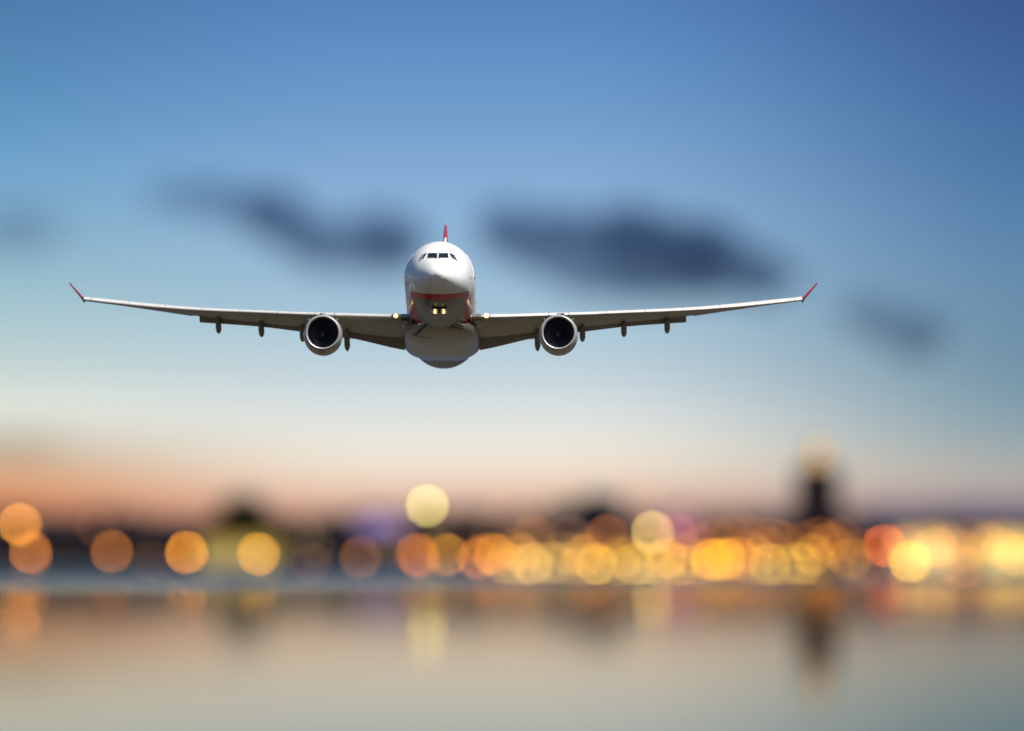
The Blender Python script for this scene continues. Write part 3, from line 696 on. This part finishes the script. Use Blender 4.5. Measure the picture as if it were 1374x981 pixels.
M_frame = mat('window_frame_grey', (0.62, 0.62, 0.62), 0.4, var=0.1, scale=3)
XC = 389.0
for sgn in (-1, 1):
    f = lambda pts: [(XC + sgn * (x - XC), y) for x, y in pts]
    for pts, grow in (([(394, 222), (448, 222), (453, 250), (393, 250)], 3), ([(456, 223), (471, 225), (492, 262), (474, 251)], 3), ([(475, 227), (486, 232), (507, 271), (497, 265)], 2)):
        cx = sum(p[0] for p in pts) / 4; cyy = sum(p[1] for p in pts) / 4
        big = [(cx + (x - cx) * (1 + 2.6 * grow / 50), cyy + (y - cyy) * (1 + 2.6 * grow / 30)) for x, y in pts]
        fr = hull_patch('windscreen_frame', f(big), M_frame, 0.03, 0.012)
        hull_patch('windscreen_pane', f(pts), M_glass, 0.03, 0.035)
    # air data probes, wiper
    for cx, cyy in ((390 + sgn * 47, 380), (390 + sgn * 190, 364), (390 + sgn * 196, 372)):
        p = sight_point(*crop(cx, cyy), 0.0); mb = MB()
        mb.box(p + Vector((0, 0.02, 0)), (0.05, 0.16, 0.12), 0.02); mb.cyl(p + Vector((sgn * .02, -0.05, -.03)), p + Vector((sgn * .02, -0.24, -.04)), 0.022, 0.016)
        mb.build('air_probe', M_black, fuselage, True)
    p0, p1 = sight_point(*crop(XC + sgn * 8, 254), 0.06), sight_point(*crop(XC + sgn * 30, 240), 0.07)
    mb = MB(); mb.cyl(p0, p1, 0.02, 0.014, 8); mb.build('wiper', M_black, fuselage, True)

# cabin windows and doors along both sides
for sgn in (-1, 1):
    mb = MB()
    for i in range(46):
        y = 9.2 + i * 0.95
        if 24 < y < 26: continue
        p = hull_point(y, 0.16 if sgn > 0 else math.pi - 0.16)
        mb.box(p, (0.03, 0.25, 0.36), 0.01); mb.build('cabin_window', M_glass, fuselage); mb = MB()
    for y in (6.9, 20.0, 36.5):
        mb = MB(); rows = []
        for j in range(9):
            a = -0.05 + 0.75 * j / 8; a = a if sgn > 0 else math.pi - a
            rows.append([hull_point(y + dy, a) * 1.0 + Vector((0.012 * sgn, 0, 0)) for dy in (0, 0.36, 0.72, 1.07)])
        mb.quadstrip(rows, False)
        o = mb.build('door', M_white, fuselage, True)
        md = o.modifiers.new('thickness', 'SOLIDIFY'); md.thickness = 0.02

# nose gear bay doors and the two nose lights
mb = MB()
for s_ in (-1, 1): mb.box((0.34 * s_, 7.1, -2.815), (0.62, 2.6, 0.06), 0.02)
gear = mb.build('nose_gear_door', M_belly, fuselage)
mb = MB(); mb.cyl((0, 6.6, -2.72), (0, 6.6, -3.05), 0.09, 0.07); mb.box((0, 6.62, -2.98), (0.45, 0.06, 0.05), 0.02)
mb.build('light_bracket', M_black, plane, True)
for s_ in (-1, 1):
    mb = MB(); mb.lathe_y([(0.16, 0.02), (0.14, 0.10), (0.0, 0.155), (-0.03, 0.155), (-0.03, 0.13), (0.02, 0.13)], (0.34 * s_, 6.5, -2.98), 20)
    h = mb.build('nose_light', M_lip, plane, True)
    mb = MB(); mb.sphere((0.34 * s_, 6.55, -2.98), 0.15, (1, 0.3, 1)); mb.build('lens', M_lens, h, True)
    mb = MB(); mb.sphere((0.34 * s_, 6.5, -2.98), 0.1, (1, 0.45, 1)); mb.build('lamp', M_landing, h, True)

# belly fairing between the wings
def superring(cx, cz, hw_, hh, y, n_, e):
    out = []
    for i in range(n_):
        a = 2 * math.pi * i / n_; ca, sa = math.cos(a), math.sin(a)
        out.append((cx + hw_ * abs(ca) ** (2 / e) * (1 if ca >= 0 else -1), y, cz + hh * abs(sa) ** (2 / e) * (1 if sa >= 0 else -1)))
    return out
BY = [15.5, 17.0, 18.5, 20, 22, 25, 28, 31, 33, 35, 37, 39]
BW = [1.0, 1.65, 2.2, 2.62, 2.96, 3.1, 3.12, 3.1, 3.0, 2.7, 2.2, 1.3]
BB = [-2.6, -2.92, -3.12, -3.25, -3.36, -3.40, -3.40, -3.30, -3.14, -2.95, -2.75, -2.5]
mb = MB(); rings = []
for i in range(48):
    y = 15.5 + i * (39 - 15.5) / 47
    wd, bt = interp(BY, BW, y), interp(BY, BB, y); tp = interp([15.5, 18, 21, 26, 33, 39], [-2.35, -2.0, -1.45, -0.7, -0.6, -0.9], y)
    rings.append(superring(0, (tp + bt) / 2, wd, (tp - bt) / 2, y, 64, 2.6))
mb.quadstrip(rings, True, True, True)
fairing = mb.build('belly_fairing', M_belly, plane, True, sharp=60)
# wings ------------------------------------------------------------
WX  = [2.3, 3.7, 7.8, 9.4, 11.2, 14.6, 19.8, 23.6, 26.5, 29.1]
WLE = [19.1, 20.0, 22.6, 23.6, 24.75, 26.9, 30.1, 32.5, 34.3, 35.9]
WZL = [-1.55, -1.43, -0.97, -0.78, -0.57, -0.13, 0.53, 1.14, 1.68, 2.20]
WTE = [30.8, 31.0, 31.5, 31.9, 32.6, 33.7, 35.3, 36.4, 37.3, 38.2]
WZC = [-1.95, -1.85, -1.25, -1.02, -0.72, -0.18, 0.70, 1.42, 1.98, 2.42]     # clean trailing edge
WTU = [0.74, 0.68, 0.62, 0.58, 0.54, 0.50, 0.46, 0.43, 0.40, 0.34]           # upper bulge
WTL = [0.62, 0.55, 0.42, 0.36, 0.32, 0.26, 0.20, 0.16, 0.13, 0.10]
def wing_at(x):
    g = lambda v: interp(WX, v, x)
    return g(WLE), g(WZL), g(WTE), g(WZC), g(WTU), g(WTL)
def section(x, f0=0.0, f1=1.0, n=14, off=0.0, lo=None):
    """closed airfoil outline at span x between chord fractions (upper surface f1..f0, then lower f0..lo or f1)"""
    yl, zl, yt, zt, tu, tl = wing_at(x); ch = yt - yl
    hu = lambda t: tu * (1.62 * math.sqrt(t) * (1 - t) ** 0.85 * 1.16 - 0.0)
    hl = lambda t: tl * (1.75 * math.sqrt(t) * (1 - t) ** 0.9)
    lo = f1 if lo is None else lo
    pts = []
    for i in range(n + 1):
        t = f0 + (f1 - f0) * (1 - i / n) ** 2
        pts.append((x, yl + ch * t, zl + (zt - zl) * t + hu(t) + off))
    for i in range(1, n + 1):
        t = f0 + (lo - f0) * (i / n) ** 2
        pts.append((x, yl + ch * t, zl + (zt - zl) * t - hl(t) - off))
    return [(p[0], p[1] - off * 1.3 * (1 - min(1, 40 * abs(p[1] - yl) / ch)), p[2]) for p in pts]
def flip(pts, sg): return [(p[0] * sg, p[1], p[2]) for p in pts]
def loft(xs, fn, sg):
    mb = MB(); mb.quadstrip([flip(fn(x), sg) for x in xs], True, True, True); return mb
def span(a, b, n): return [a + (b - a) * i / n for i in range(n + 1)]
def flap_te(x):
    return (interp([2.3, 3.2, 7.8, 11.2, 15, 19.7], [31.0, 31.1, 31.6, 32.7, 34.0, 35.4], x),
            interp([2.3, 3.2, 7.8, 11.2, 15, 19.7], [-2.72, -2.57, -1.47, -0.90, -0.26, 0.27], x))
def flap_section(x):
    yl, zl, yt, zt, tu, tl = wing_at(x); ch = yt - yl
    y0 = yl + ch * 0.72; z0 = zl + (zt - zl) * 0.72 - tl * 0.18
    y1, z1 = flap_te(x); n = 8; out = []
    th = 0.055 * ch * 0.5
    for i in range(n + 1):
        t = (1 - i / n) ** 2; out.append((x, y0 + (y1 - y0) * t, z0 + (z1 - z0) * t + th * 2.2 * math.sqrt(t) * (1 - t) + 0.012))
    for i in range(1, n + 1):
        t = (i / n) ** 2; out.append((x, y0 + (y1 - y0) * t, z0 + (z1 - z0) * t - th * 1.2 * math.sqrt(t) * (1 - t) - 0.012))
    return out
def rear_section(x):
    """hinged rear piece outboard of the flaps"""
    yl, zl, yt, zt, tu, tl = wing_at(x); ch = yt - yl; out = []
    pts = section(x, 0, 1, 14)
    y0 = yl + ch * 0.76
    top = [p for p in pts[:15] if p[1] >= y0]; bot = [p for p in pts[15:] if p[1] >= y0]
    n = 6; hu = lambda t: tu * 1.62 * 1.16 * math.sqrt(t) * (1 - t) ** 0.85; hl = lambda t: tl * 1.75 * math.sqrt(t) * (1 - t) ** 0.9
    for i in range(n + 1):
        t = 1 - 0.24 * i / n; out.append((x, yl + ch * t, zl + (zt - zl) * t + hu(t) + 0.01))
    for i in range(n + 1):
        t = 0.76 + 0.24 * i / n; out.append((x, yl + ch * t, zl + (zt - zl) * t - hl(t) - 0.01))
    return out
for sg in (-1, 1):
    mb = loft(span(2.3, 29.1, 40), lambda x: section(x, 0, 0.745 if x < 19.9 else 0.755), sg)
    wing = mb.build('wing', M_wing, plane, True, sharp=40)
    # leading edge slats, white, with narrow joints between them
    cuts = [3.9, 8.55, 10.2, 13.2, 16.3, 19.4, 22.4, 25.4, 28.5]
    for i, (a, b) in enumerate(zip(cuts, cuts[1:])):
        if i == 1: continue
        loft(span(a + 0.03, b - 0.03, 8), lambda x: section(x, 0, 0.20, 12, 0.02, lo=0.006), sg).build('slat', M_slat, wing, True, sharp=50)
    loft(span(28.55, 29.12, 3), lambda x: section(x, 0, 0.6, 12, 0.022, lo=0.08), sg).build('wing_tip', M_slat, wing, True, sharp=50)
    loft(span(8.62, 10.13, 3), lambda x: section(x, 0, 0.20, 12, 0.016, lo=0.004), sg).build('slat', M_slat, wing, True, sharp=50)
    # flaps, aileron
    for a, b in ((3.0, 9.25), (9.33, 19.7)):
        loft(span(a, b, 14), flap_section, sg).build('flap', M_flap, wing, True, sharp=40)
    for a, b in ((20.25, 23.5), (23.56, 27.6)):
        loft(span(a, b, 8), rear_section, sg).build('aileron', M_wing, wing, True, sharp=40)
    # flap track fairings
    for xf in (7.68, 11.3, 14.65, 18.15):
        yl, zl, yt, zt, tu, tl = wing_at(xf); ch = yt - yl; y1, z1 = flap_te(xf)
        ya = yl + ch * 0.50; za = zl + (zt - zl) * 0.5 - tl * 0.95 - 0.10
        L_ = 1.15 if xf > 9 else 1.35
        yb, zb = y1 + 0.75, z1 - 0.68 * L_ + (0.1 if xf > 9 else -0.15)
        prof = [(0, 0.02), (0.06, .35), (0.18, .72), (0.35, .95), (0.55, 1.0), (0.74, 1.0), (0.82, .86), (0.91, .46), (1.0, 0.02)]
        mb = MB(); rings = []
        for t, r in prof:
            cz = za + (zb - za) * (t ** 1.6); cyy = ya + (yb - ya) * t
            rings.append([(sg * xf + 0.235 * r * math.cos(2 * math.pi * k / 18), cyy, cz + 0.36 * r * math.sin(2 * math.pi * k / 18)) for k in range(18)])
        mb.quadstrip(rings, True, True, True); mb.build('flap_track_fairing', M_flap, wing, True, sharp=50)
    # winglet
    mb = MB(); rings = []
    for t in (0.0, 0.15, 0.5, 1.0):
        x0 = 29.12 + 1.25 * t; z0 = 2.30 + 1.62 * t; y0 = 36.1 + 2.05 * t; ch = 2.1 - 1.35 * t; th = 0.10 - 0.06 * t
        ring = []
        for k in range(16):
            a = 2 * math.pi * k / 16; u = 0.5 - 0.5 * math.cos(a)
            hh = th * math.sin(a) * (1.3 - 0.6 * u)
            ring.append((sg * (x0 + hh * 0.82), y0 + ch * u, z0 - hh * 0.55))
        rings.append(ring)
    mb.quadstrip(rings, True, True, True); wl = mb.build('winglet', M_red, wing, True, sharp=50)
    mb = MB(); mb.box((sg * 29.16, 36.9, 2.33), (0.16, 2.0, 0.2), 0.06); mb.build('winglet_root', M_black, wing, True)
    # landing light in the wing root
    yl, zl, *_ = wing_at(3.62)
    mb = MB(); mb.box((sg * 3.62, yl + 0.12, zl + 0.06), (0.5, 0.46, 0.44), 0.12); hs = mb.build('landing_light', M_nacelle, wing, True)
    mb = MB(); mb.sphere((sg * 3.62, yl - 0.09, zl + 0.06), 0.2, (1, 0.3, 1)); mb.build('lens', M_lens, hs, True)
    mb = MB(); mb.sphere((sg * 3.62, yl - 0.13, zl + 0.06), 0.13, (1, 0.4, 1)); mb.build('lamp', M_landing, hs, True)
    # grey root fillet ahead of the first slat
    mb = MB(); mb.quadstrip([flip(section(x, 0, 0.25, 12, 0.03), sg) for x in (2.5, 2.9, 3.2)], True, True, True); mb.build('root_fillet', M_belly, wing, True, sharp=50)
    # aerodynamic strake plate and jury gap by the pylon
    # engine -------------------------------------------------------
    ex, ey, ez = sg * 9.40, 16.6, -3.18
    eng = empty('engine', (0, 0, 0)); eng.parent = plane
    outer = [(0.22, 1.44), (0.55, 1.50), (1.1, 1.545), (1.9, 1.56), (2.7, 1.52), (3.5, 1.42), (4.3, 1.26), (4.9, 1.12), (4.9, 1.06), (4.0, 1.06)]
    mb = MB(); mb.lathe_y(outer, (ex, ey, ez)); mb.build('nacelle', M_nacelle, eng, True)
    lip = [(0.22, 1.442), (0.10, 1.40), (0.03, 1.355), (0.0, 1.31), (0.02, 1.265), (0.09, 1.225), (0.24, 1.20)]
    mb = MB(); mb.lathe_y(lip, (ex, ey, ez)); mb.build('intake_lip', M_lip, eng, True)
    mb = MB(); mb.lathe_y([(0.24, 1.20), (0.6, 1.19), (1.0, 1.205), (1.45, 1.22), (1.45, 0.0)], (ex, ey, ez)); mb.build('intake_duct', M_duct, eng, True)
    mb = MB()
    for k in range(26):
        a0 = 2 * math.pi * k / 26; rows = []
        for r_ in (0.36, 0.6, 0.9, 1.19):
            tw = 0.30 + 0.75 * (r_ / 1.19); wdt = 0.17
            p = []
            for u in (-1, 1):
                aa = a0 + u * wdt * math.sin(tw) / r_ * 0.5 * (1 + r_); yy = u * wdt * math.cos(tw)
                p.append((ex + r_ * math.cos(aa), ey + 1.22 + yy * 0.6 * sg * sg, ez + r_ * math.sin(aa)))
            rows.append(p)
        mb.quadstrip(rows, False)
    fan = mb.build('fan', M_fan, eng)
    md = fan.modifiers.new('thickness', 'SOLIDIFY'); md.thickness = 0.012
    mb = MB(); mb.lathe_y([(0.72, 0.01), (0.78, 0.10), (0.95, 0.24), (1.15, 0.35), (1.4, 0.38)], (ex, ey, ez), 28); mb.build('spinner', M_fan, eng, True)
    mb = MB(); mb.lathe_y([(3.8, 0.95), (4.6, 0.86), (5.6, 0.66), (5.62, 0.6), (5.2, 0.55), (6.1, 0.28), (6.6, 0.02)], (ex, ey, ez), 32); mb.build('exhaust', M_exhaust, eng, True)
    mb = MB(); rings = []
    for t in [i / 10 for i in range(11)]:
        y = ey + 1.5 + 8.2 * t; zt_ = interp([0, .2, .5, 1], [ez + 1.62, ez + 1.85, -0.85, -1.05], t); zb_ = interp([0, .5, 1], [ez + 1.3, ez + 0.9, -1.5], t)
        hw_ = 0.26 * (1 - 0.75 * t * t) * (0.35 + 0.65 * min(1, t * 5))
        rings.append(superring(ex, (zt_ + zb_) / 2, hw_, (zt_ - zb_) / 2, y, 20, 3))
    mb.quadstrip(rings, True, True, True); mb.build('pylon', M_nacelle, eng, True, sharp=50)
    a = R(48)
    for sd_ in (-1, 1):
        mb = MB()
        c_ = Vector((ex + sd_ * 1.6 * math.cos(a), ey + 1.9, ez + 1.6 * math.sin(a)))
        mb.box(c_, (0.34, 1.1, 0.035), 0.012, Matrix.Rotation(-sd_ * a, 3, 'Y')); mb.build('strake', M_nacelle, eng)
    # dark opening where the slat is cut away for the pylon
    yl, zl, yt, zt, tu, tl = wing_at(9.4)
    mb = MB(); mb.box((ex - 0.32, yl + 0.16, zl - 0.06), (0.10, 0.5, 0.40), 0.04, Matrix.Rotation(R(18), 3, 'Y')); mb.box((ex + 0.1, yl + 0.22, zl + 0.10), (0.7, 0.4, 0.06), 0.03)
    mb.build('slat_gap', M_black, wing)

# tail -------------------------------------------------------------
mb = MB(); rings = []
for t in (0, 0.1, 0.3, 0.6, 0.9, 1.0):
    z = 2.4 + 8.85 * t; y0 = 46.8 + 9.0 * t; ch = 8.2 - 4.9 * t; th = (0.30 - 0.14 * t) * (1 if t < 1 else 0.6)
    rings.append([(th * math.sin(2 * math.pi * k / 20) * (1.3 - 0.6 * (0.5 - 0.5 * math.cos(2 * math.pi * k / 20))), y0 + ch * (0.5 - 0.5 * math.cos(2 * math.pi * k / 20)), z) for k in range(20)])
mb.quadstrip(rings, True, True, True); fin = mb.build('tail_fin', M_red, plane, True, sharp=50)
mb = MB(); rings = []
for t in (0.0, 0.5, 0.86):
    z = 2.9 + 8.2 * t; y0 = 46.8 + 9.0 * (z - 2.4) / 8.85 - 0.035
    rings.append([(0.075 * math.cos(2 * math.pi * k / 10), y0 + 0.09 * math.sin(2 * math.pi * k / 10), z) for k in range(10)])
mb.quadstrip(rings, True, True, True); mb.build('fin_leading_edge', M_white, fin, True)
for sg in (-1, 1):
    mb = MB(); rings = []
    for t in (0.0, 0.5, 1.0):
        x = 1.4 + 8.2 * t; y0 = 50.6 + 5.2 * t; ch = 5.2 - 3.2 * t; th = 0.24 - 0.12 * t; z = 1.45 + 0.75 * t
        rings.append([(sg * x, y0 + ch * (0.5 - 0.5 * math.cos(2 * math.pi * k / 16)), z + th * math.sin(2 * math.pi * k / 16)) for k in range(16)])
    mb.quadstrip(rings, True, True, True); mb.build('tailplane', M_wing, plane, True, sharp=50)
# ------------------------------------------------------------------ dark evening clouds (lumpy bodies of thin absorbing vapour)
def cloud_mat(name, dens, c=(0.09, 0.16, 0.32)):
    m = bpy.data.materials.new(name); m.use_nodes = True; t = m.node_tree; t.nodes.clear()
    o = t.nodes.new('ShaderNodeOutputMaterial'); v = t.nodes.new('ShaderNodeVolumeAbsorption')
    v.inputs['Color'].default_value = tuple(c) + (1,); v.inputs['Density'].default_value = dens
    t.links.new(v.outputs[0], o.inputs['Volume'])
    return m
CY = 22000.0
U = CY / PXR                    # metres per photograph pixel at the clouds
def cloud(label, lumps, dens, seed, c=(0.09, 0.16, 0.32)):
    """lumps: (px, py, half width, half height) of each billow"""
    rnd = random.Random(seed)
    mbd = bpy.data.metaballs.new('cloud_lumps'); mbd.resolution = 0.16; mbd.render_resolution = 0.16; mbd.threshold = 0.35
    tmp = bpy.data.objects.new('cloud_lumps', mbd); COL.objects.link(tmp)
    cx = sum(l[0] for l in lumps) / len(lumps); cyy = sum(l[1] for l in lumps) / len(lumps)
    for px, py, a, b in lumps:
        n = max(3, int(a / b * 2.2))
        for k in range(n):
            e = mbd.elements.new(); u = (k + .5) / n * 2 - 1
            r = b * math.sqrt(max(.15, 1 - .8 * u * u)) * rnd.uniform(.9, 1.25)
            e.co = ((px - cx + u * (a - b * .5) + rnd.uniform(-.1, .1) * b) / 30, rnd.uniform(-.3, .3) * b / 30, -(py - cyy + rnd.uniform(-.25, .25) * b) / 30)
            e.radius = r * 2.0 / 30
    bpy.context.view_layer.update()
    dg = bpy.context.evaluated_depsgraph_get()
    me = bpy.data.meshes.new_from_object(tmp.evaluated_get(dg)); me.name = 'cloud'
    bpy.data.objects.remove(tmp); bpy.data.metaballs.remove(mbd)
    sc = 30 * U
    for v in me.vertices:
        p = v.co.copy(); v.co = (p + noise.noise_vector(p * 1.3) * .12 + noise.noise_vector(p * 3.1) * .05) * sc
    me.materials.clear(); me.materials.append(cloud_mat('cloud_vapour', dens / sc, c))
    o = bpy.data.objects.new('cloud', me); COL.objects.link(o)
    o.location = (CY * (cx - 687) / PXR, CY, CAMH + CY * (HOR - cyy) / PXR)
    tag(o, label, 'cloud', 'dark clouds in the evening sky')
    return o
cloud('largest dark blue cloud, stretching from the fin over the right wing',
      [(678, 308, 44, 27), (750, 322, 66, 31), (835, 332, 70, 35), (930, 346, 62, 36), (1010, 366, 42, 30), (860, 374, 140, 22), (745, 348, 80, 20), (690, 284, 20, 12), (765, 300, 24, 12), (846, 298, 28, 15), (905, 318, 22, 14), (962, 324, 26, 14), (1048, 372, 26, 14)], 0.62, 1)
cloud('dark blue cloud above the left wing, sloping down towards the fuselage',
      [(366, 292, 42, 25), (425, 322, 52, 24), (510, 322, 62, 27), (470, 342, 80, 16), (352, 276, 18, 12), (505, 300, 26, 13), (540, 312, 24, 14)], 0.62, 2)
cloud('thin grey wisp of cloud at the upper left end of the left cloud', [(228, 262, 36, 16), (292, 268, 52, 20)], 0.42, 3)
cloud('faint smoky cloud low beyond the right wing tip', [(1165, 426, 44, 20), (1225, 448, 48, 22)], 0.4, 4)
cloud('very faint grey cloud at the left edge of the sky', [(30, 312, 66, 22)], 0.2, 5)
cloud('pale grey veil of cloud low at the left edge above the orange glow', [(20, 596, 90, 13)], 0.3, 6, (0.4, 0.34, 0.28))
